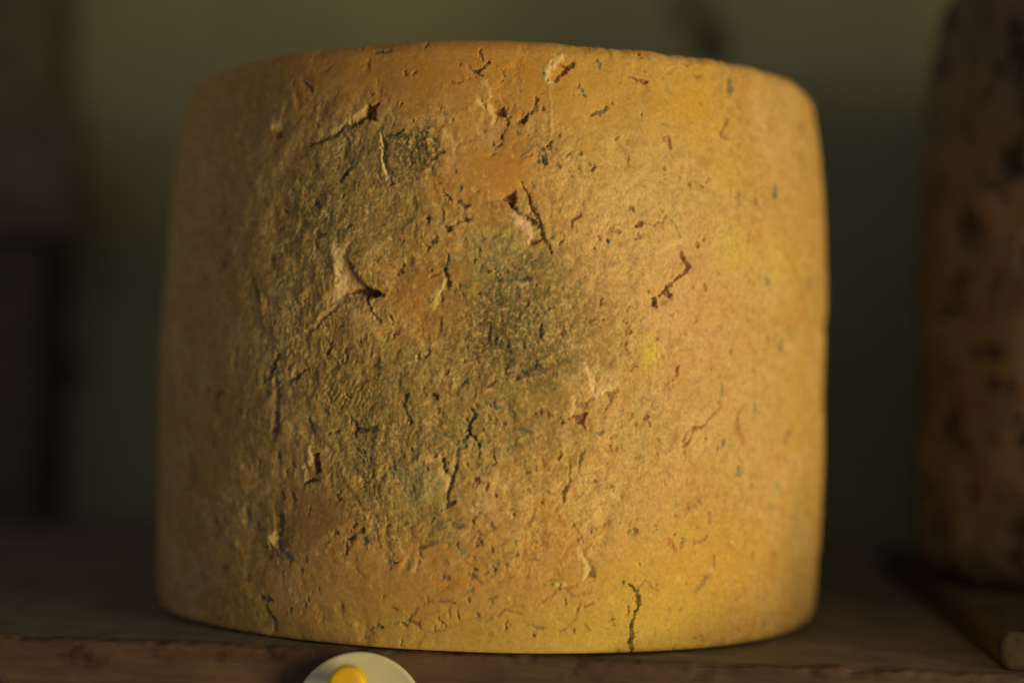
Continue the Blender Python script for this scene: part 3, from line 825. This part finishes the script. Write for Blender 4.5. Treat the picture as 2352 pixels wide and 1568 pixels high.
    C(mapz(z8, [(885, 770), (840, 830), (860, 890), (800, 900), (770, 975)]), [5, 5, 4, 5, 4], 1.2, teal, .85, .2)
    C(mapz(z8, [(885, 775), (930, 810), (985, 885)]), [4, 3, 2], 1.1, pal(70, 60, 32), .85, .3)
    C(mapz(z8, [(1030, 480), (1080, 520), (1140, 540), (1195, 540)]), [3, 3, 4, 2], .6, teal, .75, .1)
    C(mapz(z8, [(1290, 750), (1360, 740), (1430, 770)]), [2.5, 4, 4], .7, teal, .8, .1)
    C(mapz(z8, [(640, 760), (700, 790), (760, 790)]), [2, 4, 3], .6, teal, .75, .1)
    C(mapz(z8, [(1245, 870), (1275, 900), (1270, 940)]), [4, 5, 3], .7, teal, .75, .1)
    for p in ((1060, 610), (1110, 680), (1005, 740), (1190, 680), (1275, 590), (1470, 600), (960, 250), (860, 300), (1470, 140), (1400, 240), (500, 400), (480, 340), (1390, 1100), (1480, 1080), (1405, 1270), (1570, 1280), (1010, 1290), (290, 930), (40, 1140), (220, 1040), (520, 1070), (60, 600)):
        q = z8(*p); C([q, (q[0] + 3, q[1] + 6)], 4, .7, pal(64, 66, 38), .8, .15)
    C(mapz(z8, [(1360, 240), (1410, 210), (1460, 200), (1560, 200)]), [7, 9, 7, 4], 1.2, pal(74, 64, 32), .75, .3)
    Pg(mapz(z8, [(1795, 620), (1935, 575), (1900, 680), (1935, 800), (1870, 720)]), 2.0, pal(116, 70, 30), .95, .5, .4)
    C(mapz(z8, [(1835, 520), (1900, 540), (1960, 480), (2040, 460)]), [6, 4, 5, 3], 1.2, pal(130, 88, 38), .8, .4)
    C(mapz(z8, [(1970, 340), (2005, 410)]), [5, 5], 1.4, pal(116, 74, 34), .85, .3)
    C(mapz(z8, [(1930, 200), (1960, 330), (2020, 440), (2120, 370)]), [5, 7, 8, 7], -0.6, pal(226, 178, 102), .6, 0, 1.0)
    C(mapz(z8, [(1800, 480), (1800, 600)]), [6, 6], -0.5, pal(222, 176, 98), .5, 0, 1.0)
    C(mapz(z8, [(2130, 430), (2190, 400)]), [8, 6], 1.2, pal(140, 88, 40), .85, .3)
    C(mapz(z8, [(2020, 775), (2060, 760)]), [6, 7], 1.2, dteal, .85, .2)
    C(mapz(z8, [(1900, 920), (1870, 960), (1855, 1070)]), [5, 5, 3], .9, pal(120, 104, 48), .8, .4)
    C(mapz(z8, [(1780, 1060), (1775, 1180), (1740, 1260)]), [3, 4, 3], 1.0, pal(150, 104, 48), .7, .6)
    C(mapz(z8, [(1740, 1260), (1710, 1310), (1715, 1370)]), [6, 7, 4], 1.3, pal(112, 84, 38), .85, .4)
    C(mapz(z8, [(655, 985), (665, 1060), (690, 1105)]), [5, 7, 4], 2.0, pal(92, 52, 24), .95, .6)
    C(mapz(z8, [(770, 1060), (750, 1130), (745, 1190), (710, 1270), (695, 1330)]), [3, 6, 7, 7, 6], 1.8, pal(74, 58, 28), .9, .6)
    C(mapz(z8, [(690, 1400), (730, 1385), (780, 1380)]), [8, 8, 4], 1.6, pal(66, 50, 26), .9, .3)
    C(mapz(z8, [(650, 1120), (690, 1180), (680, 1250)]), [7, 9, 7], -0.6, pale, .45, 0, 1.0)
    C(mapz(z8, [(520, 1000), (600, 965)]), [6, 7], -0.6, pal(214, 160, 84), .5, 0, 1.0)
    Pg(mapz(z8, [(920, 1160), (960, 1150), (970, 1195), (925, 1215)]), 1.5, pal(112, 62, 30), .95, .4, .2)
    C(mapz(z8, [(1060, 1220), (1045, 1260)]), 6, 1.0, pal(140, 88, 42), .8, .2)
    # right low
    C(mapz(z9, [(980, 705), (960, 730), (890, 745), (855, 830), (790, 900)]), [4, 5, 5, 5, 5], 1.4, pal(150, 94, 40), .9, .35)
    C(mapz(z9, [(1130, 540), (1050, 620), (985, 700)]), [2, 3, 3], .8, pal(170, 112, 50), .6, .3)
    C(mapz(z9, [(1140, 340), (1140, 400), (1130, 500)]), [7, 7, 3], .8, pal(130, 110, 54), .8, .1, .8)
    C(mapz(z9, [(1345, 520), (1295, 620), (1295, 750), (1330, 840), (1325, 890)]), [3, 6, 8, 7, 4], .9, pal(170, 106, 42), .75, .2, .8)
    C(mapz(z9, [(735, 190), (730, 270)]), [4, 6], 1.2, pal(140, 88, 38), .9, .3)
    C(mapz(z9, [(700, 290), (700, 390)]), [2, 3], .7, pal(160, 106, 48), .6, .2)
    C(mapz(z9, [(380, 690), (385, 700)]), 6, 1.2, pal(130, 82, 40), .85, .2)
    C(mapz(z9, [(440, 655), (480, 635)]), [5, 6], 1.0, pal(150, 92, 46), .85, .2)
    C(mapz(z9, [(120, 420), (170, 440), (150, 500), (100, 560)]), [6, 8, 5, 3], 1.1, pal(140, 92, 44), .8, .3)
    for (x, y, r, c) in ((1635, 1240, 14, pal(96, 100, 54)), (1650, 1290, 8, pal(100, 100, 54)), (1580, 1430, 16, pal(128, 118, 56)), (1140, 215, 7, pal(130, 124, 56)), (505, 700, 7, teal), (930, 1370, 10, pal(140, 96, 46)), (900, 1430, 8, pal(130, 104, 52)), (840, 1430, 8, pal(168, 100, 40)), (730, 1390, 10, pal(140, 124, 62)), (650, 1130, 9, pal(150, 108, 52)), (620, 1220, 8, pal(160, 104, 46)), (860, 1030, 8, pal(140, 110, 54)), (815, 1000, 6, pal(130, 110, 54)), (1300, 1010, 8, pal(160, 100, 44)), (1420, 240, 9, pal(140, 118, 54)), (935, 335, 6, pal(150, 100, 44)), (1955, 330, 9, pal(150, 122, 56)), (560, 960, 6, pal(130, 100, 48)), (1760, 1530, 12, pal(120, 108, 54)), (1400, 1250, 9, pal(160, 122, 56))):
        p = z9(x, y); C([(p[0] - 1, p[1] - 4), (p[0] + 1, p[1] + 4)], r * .62, .6, c, .8, .1, .8)
    # bottom left
    C(mapz(z10, [(1060, 815), (1120, 815)]), [9, 9], 1.8, dteal, .95, .3, .7)
    C(mapz(z10, [(1090, 880), (1110, 960), (1150, 1030), (1160, 1110)]), [6, 7, 9, 7], 1.2, pal(66, 62, 38), .8, .5, .8)
    K.bump_dot(*sv(*z10(1130, 285)), 2.4, 1.6, pal(214, 180, 84), .8); K.bump_dot(*sv(*z10(820, 330)), 1.5, .8, pal(200, 160, 70), .7)
    C(mapz(z10, [(1200, 320), (1230, 400), (1310, 480)]), [12, 18, 10], .7, pal(70, 70, 44), .75, .2, .9)
    C(mapz(z10, [(1200, 90), (1210, 180), (1190, 250)]), [9, 9, 7], 1.1, pal(60, 56, 38), .8, .3, .8)
    C(mapz(z10, [(1830, 290), (1880, 245), (1950, 215)]), [7, 7, 4], 1.7, pal(80, 50, 26), .95, .5)
    C(mapz(z10, [(1930, 300), (1950, 320)]), 8, .9, teal, .75, .2)
    C(mapz(z10, [(1690, 230), (1720, 250)]), 7, 1.4, pal(100, 64, 32), .9, .4)
    C(mapz(z10, [(1800, 380), (1800, 430)]), 6, 1.1, pal(110, 72, 34), .85, .3)
    C(mapz(z10, [(1860, 170), (1850, 190)]), 7, 1.3, pal(80, 60, 30), .85, .3)
    for (x, y, r) in ((1440, 455, 7), (1410, 560, 7), (1240, 590, 8), (930, 620, 9), (510, 600, 14), (290, 700, 12), (910, 70, 14), (650, 120, 12), (680, 190, 12), (480, 170, 12), (1000, 170, 10), (780, 220, 9), (1430, 850, 8), (1310, 910, 8), (820, 850, 9), (730, 540, 8)):
        p = z10(x, y); C([p, (p[0] + 1, p[1] + 8)], r * .7, .6, pal(70, 68, 44), .75, .15, .9)
    # bottom centre: many blue dashes and the shallow torn seams
    for L, wv, dp, c in (
        ([(670, 650), (705, 655)], 7, 1.4, dteal), ([(890, 610), (950, 640), (1000, 690)], [2, 6, 4], 1.3, dteal), ([(870, 760), (900, 750), (920, 715)], [5, 7, 3], .9, pal(96, 92, 48)),
        ([(1060, 825), (1135, 815)], [3, 4], 1.2, dteal), ([(1095, 825), (1090, 860)], [5, 2], 1.2, dteal), ([(620, 840), (680, 850), (750, 860)], [2, 5, 4], 1.0, dteal), ([(780, 350), (800, 385), (860, 445), (890, 450)], [5, 4, 6, 3], .9, teal),
        ([(1085, 175), (1115, 190)], [5, 3], 1.1, dteal), ([(985, 235), (988, 255)], 5, 1.2, pal(80, 52, 26)), ([(1270, 460), (1310, 440), (1335, 440)], [2, 4, 5], 1.1, dteal), ([(1318, 415), (1320, 440)], [2, 4], 1., dteal),
        ([(1120, 530), (1140, 520)], 5, 1.1, dteal), ([(1215, 515), (1255, 545)], [6, 4], 1.3, dteal), ([(935, 465), (955, 485)], [6, 4], 1.3, redb), ([(1420, 488), (1500, 485)], [2, 4], .6, teal),
        ([(1040, 1020), (1100, 990), (1170, 960)], [3, 5, 2], .8, teal), ([(1200, 940), (1260, 955)], [7, 4], 1.1, pal(136, 84, 34)), ([(1310, 965), (1355, 970)], [6, 4], 1.1, pal(136, 84, 34)),
        ([(1420, 1045), (1480, 1070), (1540, 1090)], [4, 5, 2], .7, teal), ([(1680, 1105), (1720, 1105)], 4, .6, teal), ([(500, 1115), (560, 1115), (610, 1105)], [2, 2, 5], .6, teal),
        ([(430, 905), (375, 960), (360, 1010)], [2, 4, 5], 1.1, pal(70, 62, 30)), ([(365, 1015), (440, 1060)], [6, 9], 1.5, pal(120, 66, 30)), ([(240, 1035), (300, 1030), (355, 1015)], [4, 3, 4], .8, teal),
        ([(40, 1080), (95, 1060)], [3, 5], .9, teal), ([(530, 850), (580, 845)], [6, 5], .8, pal(160, 90, 34)), ([(215, 905), (255, 915)], [7, 4], 1.1, pal(136, 68, 28)),
        ([(440, 380), (500, 345), (540, 325), (610, 320)], [5, 8, 7, 5], 1.4, pal(56, 56, 34)), ([(610, 210), (650, 160), (700, 130)], [8, 6, 5], .7, pal(88, 84, 44)), ([(770, 170), (800, 190)], [9, 8], 1.4, pal(48, 50, 30)),
        ([(190, 495), (240, 500)], [6, 4], .7, teal), ([(430, 490), (430, 560)], [4, 5], 1.1, pal(136, 82, 36)), ([(1040, 600), (1045, 605)], 5, 1., pal(84, 66, 32)), ([(1100, 580), (1110, 575)], 4, .7, teal),
        ([(1890, 400), (1930, 480), (1970, 560), (1980, 630)], [5, 7, 9, 6], 1.4, pal(150, 98, 44)), ([(1965, 620), (1985, 630)], 6, 1.2, pal(80, 66, 34)), ([(1910, 660), (1960, 600)], [3, 6], .9, pal(150, 100, 44)),
        ([(1830, 705), (1740, 730), (1650, 745), (1570, 830), (1530, 860)], [4, 6, 5, 6, 3], 1.1, pal(156, 96, 38)), ([(1740, 740), (1770, 790), (1830, 800)], [4, 6, 4], 1.0, pal(140, 104, 44)), ([(1620, 700), (1650, 680)], 5, .7, teal),
        ([(2090, 190), (2115, 150)], [6, 5], 1.2, pal(110, 74, 34)), ([(1855, 310), (1880, 280)], [6, 5], 1.2, pal(124, 76, 34)), ([(1805, 180), (1800, 210)], [4, 3], 1.1, pal(110, 72, 34)), ([(2245, 670), (2250, 690)], 5, .6, teal), ([(2295, 240), (2310, 235)], 8, .4, grn),
        ([(1230, 650), (1300, 620)], [5, 3], .6, pal(168, 104, 40)), ([(1860, 890), (1820, 1000), (1770, 1060)], [3, 4, 3], .7, pal(170, 110, 42)), ([(1290, 880), (1380, 890)], [9, 6], .7, pal(168, 106, 40)), ([(1890, 790), (1960, 770)], [5, 6], .7, pal(170, 104, 40)), ([(1920, 1075), (1930, 1090)], 6, .8, pal(150, 92, 36)), ([(1060, 1165), (1090, 1150)], 7, .6, pal(176, 112, 42)), ([(1480, 30), (1440, 120), (1410, 170)], [5, 6, 4], 1.0, pal(150, 104, 48)),
        ([(1180, 350), (1215, 355)], 3, .5, teal), ([(1300, 320), (1290, 350)], 4, .7, teal), ([(690, 500), (700, 520)], 4, .5, teal), ([(740, 590), (770, 580)], 5, .4, grn),
    ):
        C(mapz(z11, L), wv if np.isscalar(wv) else list(wv), dp * .5, c, .66, .12)
    C(mapz(z11, [(1860, 440), (1920, 540), (1900, 640)]), [7, 8, 6], -0.6, pale, .5, 0, 1.0)
    C(mapz(z11, [(1650, 700), (1720, 700)]), [6, 6], -0.4, pale, .45, 0, 1.0)
    C(mapz(z11, [(400, 480), (420, 530), (380, 580)]), [5, 6, 5], -0.4, pale, .3, 0, 1.0)
    # shallow curd seams near the foot
    for L in ([(350, 1050), (440, 900), (560, 850), (640, 820)], [(450, 1080), (500, 1120), (640, 1110), (760, 1040), (900, 1010), (1050, 960), (1200, 930), (1300, 850)],
              [(1380, 1040), (1560, 1100), (1720, 1110), (1800, 1050), (1860, 880)], [(1500, 880), (1560, 820)], [(40, 1080), (150, 1070), (260, 1030)]):
        C(mapz(z11, L), 3.5, .28, pal(172, 122, 46), .22, .15, .9)
    # the split running up from the foot
    C(mapz(z12, [(300, 705), (340, 735), (368, 765), (385, 830), (395, 880), (365, 950), (338, 1020), (322, 1090), (332, 1150), (318, 1205), (340, 1265), (335, 1315), (335, 1340)]),
      [2, 4, 4.5, 7, 5.5, 3.5, 4, 6, 7, 8, 8, 5, 5], 6.5, pal(20, 22, 14), 1.0, .1, .2)
    C(mapz(z12, [(370, 740), (420, 700), (460, 665), (520, 740), (575, 765)]), [3, 3, 4, 3, 2], .7, pal(130, 100, 42), .75, .3)
    C(mapz(z12, [(200, 1155), (260, 1140), (310, 1130)]), [3, 4, 4], .6, pal(120, 110, 52), .7)
    C(mapz(z12, [(340, 1130), (400, 1110)]), [4, 2], .6, pal(90, 84, 42), .7)
    C(mapz(z12, [(215, 1300), (225, 1280)]), 7, .8, pal(80, 80, 46), .7)
    # right foot
    C(mapz(z12, [(1065, 440), (1075, 500), (1040, 600), (990, 650), (960, 700), (910, 760)]), [4, 6, 7, 9, 9, 7], .9, pal(150, 104, 50), .75, .3, .7)
    K.bump_dot(*sv(*z12(1030, 585)), 1.3, .6, pale, .7)
    C(mapz(z12, [(670, 320), (715, 400)]), [7, 6], .9, pal(180, 106, 42), .8, .3)
    C(mapz(z12, [(800, 310), (775, 370)]), [8, 8], .9, pal(136, 112, 56), .8, .2)
    C(mapz(z12, [(1020, 270), (960, 310), (890, 350)]), [4, 6, 4], .9, pal(140, 104, 52), .75, .3)
    C(mapz(z12, [(360, 220), (370, 250)]), [8, 8], .9, pal(140, 94, 44), .8, .3)
    for (x, y, r, c) in ((310, 240, 9, grn), (370, 215, 6, teal), (105, 330, 9, grn), (920, 190, 7, pal(160, 104, 48)), (515, 490, 6, grn), (255, 680, 5, teal), (800, 850, 6, pal(150, 130, 60)), (660, 930, 8, pal(180, 110, 44)), (1060, 790, 6, pal(150, 120, 56)), (1500, 980, 16, pal(130, 108, 52)), (1510, 1060, 14, pal(120, 106, 54)), (1400, 450, 9, pal(184, 118, 48)), (1440, 740, 7, pal(160, 110, 52)), (1760, 130, 12, pal(128, 108, 54)), (1580, 30, 14, pal(136, 122, 60)), (1340, 1180, 10, pal(130, 96, 44))):
        p = z12(x, y); C([(p[0] - 2, p[1]), (p[0] + 2, p[1] + 3)], r * .7, .5, c, .7, .1, .8)
    for (x, y) in ((735, 660), (390, 530), (140, 840)):
        K.bump_dot(*sv(*z12(x, y)), 1.6, .2, yellow, .6)

    # ---------------- small chance marks between the drawn ones
    rng = np.random.default_rng(7)
    ys, zs = -105 * 1.5, 185
    def rnd(n, s0=-185, s1=185): return rng.uniform(s0, s1, n), rng.uniform(3, 182, n)
    for s, v in zip(*rnd(130)):        # blue-green flecks
        a = rng.normal(0.2, 0.9); L = rng.gamma(2, 0.45)
        wv = rng.uniform(0.10, 0.26)
        K.crack([(s, v), (s + L * math.cos(a), v + L * math.sin(a))], wv, rng.uniform(.2, .7), teal if rng.random() < .6 else dolive, rng.uniform(.4, .85), .1)
    for s, v in zip(*rnd(60)):        # small brown nicks
        a = rng.normal(1.0, 0.9); L = rng.gamma(2, 0.4); wv = rng.uniform(0.10, 0.30)
        K.crack([(s, v), (s + L * math.cos(a), v + L * math.sin(a))], [wv, wv * .6], rng.uniform(.4, 1.3), pal(140, 88, 38), rng.uniform(.4, .8), .3)
    for s, v in zip(*rnd(650)):        # pale grains
        K.bump_dot(s, v, rng.uniform(.3, .75), rng.uniform(.08, .26), pale if rng.random() < .6 else yellow, rng.uniform(.35, .75))
    for (x, y, rx, ry, n) in ((1200, 720, 120, 150, 46), (1080, 980, 110, 80, 26), (935, 350, 70, 60, 16), (990, 1200, 90, 60, 18), (1240, 360, 40, 40, 8), (880, 1100, 120, 90, 18)):
        for i in range(n):             # blue-green veins branching through the mould patches
            s, v = sv(x + rng.normal(0, .5) * rx, y + rng.normal(0, .5) * ry)
            a = rng.uniform(0, 6.28); P = [(s, v)]
            for j in range(rng.integers(2, 5)):
                a += rng.normal(0, .7); P.append((P[-1][0] + .55 * math.cos(a), P[-1][1] + .55 * math.sin(a)))
            K.crack(P, rng.uniform(.10, .24), rng.uniform(.08, .3), teal, rng.uniform(.35, .75), .05, .9)
    for i in range(112):               # dull spots of old mould round the flanks and near the rims
        if i < 90:
            s, v = rng.choice([-1, 1]) * rng.uniform(85, 190), rng.uniform(6, 178)
        else:
            s, v = rng.uniform(-110, 110), rng.choice([rng.uniform(4, 40), rng.uniform(158, 180)])
        L = rng.uniform(0.5, 3.5) if i < 90 else rng.uniform(0.2, 1.4); wv = rng.uniform(.4, 1.3) if i < 90 else rng.uniform(.2, .5)
        a = rng.normal(1.5, 0.5) if i < 90 else rng.uniform(0, 3.1)
        K.crack([(s, v), (s + L * .5 * math.cos(a), v + L * math.sin(a))], [wv, wv * .7], rng.uniform(.2, .9), pal(74, 72, 46) if rng.random() < .65 else pal(104, 66, 32), rng.uniform(.4, .8), .2, .9)
    for s, v in zip(*rnd(60)):        # torn flakes: a lip standing on the left, a scoop behind it
        L = rng.uniform(1.0, 3.2); a = rng.normal(-1.2, 0.5)
        P = [(s, v), (s + .4 * L * math.cos(a), v + .5 * L * math.sin(a)), (s + L * math.cos(a), v + L * math.sin(a))]
        K.crack(P, [.15, .3, .12], rng.uniform(.3, .7), pal(140, 94, 42), .5, .4, .8)

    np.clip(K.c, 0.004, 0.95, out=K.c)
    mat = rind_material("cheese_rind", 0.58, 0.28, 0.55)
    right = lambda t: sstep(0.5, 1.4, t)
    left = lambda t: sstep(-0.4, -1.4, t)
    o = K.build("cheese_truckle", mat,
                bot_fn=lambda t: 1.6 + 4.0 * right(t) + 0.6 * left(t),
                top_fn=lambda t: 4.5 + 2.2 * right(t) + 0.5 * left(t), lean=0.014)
    o.location = (CH_C[0], CH_C[1], 0.0006)
    tag(o, "tall golden-orange cheese truckle with cracked, mould-flecked rind, in focus at the centre", "cheese")
    return o


main_cheese()


def far_cheese():
    cols = np.linspace(-180, 180, 520, endpoint=False)
    rows = np.linspace(0, 240, 330)
    K = Rind(0.125, 0.240, cols, rows, 31)
    S, V = K.S, K.V
    K.c[:] = pal(106, 84, 50)
    full = (slice(None), slice(None))
    n1 = fbm(S, V, 30, 4, 501); n2 = fbm(S, V, 12, 4, 502)
    K.mixc(full, sstep(0, .7, n1) * .7, pal(132, 102, 58))
    K.mixc(full, sstep(0.1, .7, -n1 + .4 * n2) * .5, pal(98, 70, 40))
    K.h += 1.8 * fbm(S, V, 45, 3, 503) + 1.1 * fbm(S, V, 14, 3, 504) + .5 * fbm(S, V, 5, 3, 505)
    wS = S + 6 * perlin(S / 20, V / 20, 510); wV = V + 6 * perlin(S / 20, V / 20, 511)
    for lam, lo, hi, dp, sd in ((23, 0.30, 0.75, 3.4, 512), (12, 0.42, 0.85, 1.8, 513)):
        Q = fbm(wS, wV, lam, 4, sd, 0.55)
        K.h -= dp * sstep(lo, hi, Q)
        K.mixc(full, sstep(lo, hi, Q) * 0.9, pal(44, 34, 20))
    Q = fbm(wS, wV, 24, 3, 514)
    K.mixc(full, sstep(0.4, 0.9, Q) * 0.4, pal(132, 76, 32))
    np.clip(K.c, 0.004, 0.9, out=K.c)
    o = K.build("cheese_truckle", rind_material("brown_rind", 0.75, 0.2), Rtop=22, Rbot=14)
    return o


BOARD_T = 0.0105
fc = far_cheese()
edge = unproject(2110, 700, 0.735)
fc.location = (edge.x + 0.125 + 0.002, 0.188, BOARD_T + 0.0008)
fc.rotation_euler = (0, 0, 1.1)
tag(fc, "dark brown pitted cheese truckle, half out of frame on the thin board at the right", "cheese")

# thin board under it, its end grain at the shelf edge
bc = unproject(2297, 1500, 0.555)
board = worn_beam("wooden_board", 0.006, 0.30, -0.26, 0.0, 0.0, BOARD_T, 160, 0.0028, 1.6, WOOD_B, 81)
board.rotation_euler = (0, 0, math.pi / 2 - 0.025)
board.location = (bc.x, 0.0025, 0.0006)
tag(board, "thin dark wooden board lying on the shelf under the brown cheese at the right", "board")

# ------------------------------------------------------------------ the white disc and its yellow pin
def lathe(name, prof, n, mat, wob=0.0):
    a = np.linspace(0, 2 * math.pi, n, endpoint=False)
    pr = np.array(prof, float)
    P = np.zeros((len(pr), n, 3))
    P[:, :, 0] = pr[:, :1] * np.cos(a)[None]; P[:, :, 1] = pr[:, :1] * np.sin(a)[None]; P[:, :, 2] = pr[:, 1:2]
    me = grid_mesh(name, P * MM)
    me.materials.append(mat)
    o = bpy.data.objects.new(name, me); scene.collection.objects.link(o)
    return o


def plastic(name, col, rough, sss=0.0, var=0.06):
    mt, nt, bs = new_mat(name)
    n = noise_node(nt, 140, 4, 0.6)
    c = np.array(col)
    r = ramp(nt, n.outputs[0], [(0.3, tuple(c * (1 - var))), (0.7, tuple(np.minimum(c * (1 + var), 1)))])
    link(nt, r.outputs[0], bs.inputs["Base Color"])
    bs.inputs["Roughness"].default_value = rough
    if sss:
        bs.inputs["Subsurface Weight"].default_value = sss
        bs.inputs["Subsurface Radius"].default_value = (1.0, 0.6, 0.15)
        bs.inputs["Subsurface Scale"].default_value = 0.003
    return mt


def on_front(px, py, y):
    q = unproject(px, py, 0.5); k = (y - CAM.y) / (q.y - CAM.y)
    return CAM + (q - CAM) * k


DR = 20.0
disc = lathe("round_tag", [(0, -1.1), (10, -1.1), (DR - .5, -1.1), (DR - .12, -.85), (DR, -.35), (DR, .35), (DR - .12, .8), (DR - .5, 1.05), (DR - 1.0, 1.08), (DR - 1.5, .86), (12, .82), (0, .82)], 160,
             plastic("white_plastic", (0.56, 0.545, 0.42), 0.5))
dc = on_front(825, 1651, -0.007)
disc.location = dc
tilt = 3.0
disc.rotation_euler = (math.radians(90 - tilt), 0, math.radians(1.5))
tag(disc, "round white plastic tag pinned to the shelf front below the big cheese", "tag")

pc = on_front(802, 1572, -0.016)
pin = bpy.data.objects.new("push_pin", None); scene.collection.objects.link(pin)
pin.location = (pc.x, -0.0078, pc.z)
pin.rotation_euler = (math.radians(90), 0, math.radians(-4))
tag(pin, "yellow push pin holding the round white tag", "pin")
YEL = plastic("yellow_plastic", (0.84, 0.52, 0.010), 0.45, 0.2, 0.12)
STEEL, _nt, _bs = new_mat("steel")
_n = noise_node(_nt, 300); _r_ = ramp(_nt, _n.outputs[0], [(0.3, (0.45, 0.45, 0.44)), (0.7, (0.6, 0.6, 0.58))])
link(_nt, _r_.outputs[0], _bs.inputs["Base Color"]); _bs.inputs["Metallic"].default_value = 1; _bs.inputs["Roughness"].default_value = 0.35
hd = lathe("head", [(0, .3), (3.9, .3), (4.3, .5), (4.3, 1.1), (3.7, 1.5), (3.2, 2.2), (3.0, 3.6), (3.4, 4.8), (4.5, 5.9), (5.3, 6.6), (5.6, 7.3), (5.6, 8.6), (5.35, 9.2), (4.8, 9.6), (3.9, 9.75), (2.0, 9.65), (0.5, 9.62), (0, 9.62)], 72, YEL)
nd = lathe("needle", [(0, -16), (.35, -14), (.55, -12), (.55, .6), (0, .6)], 16, STEEL)
for k in (hd, nd): k.parent = pin
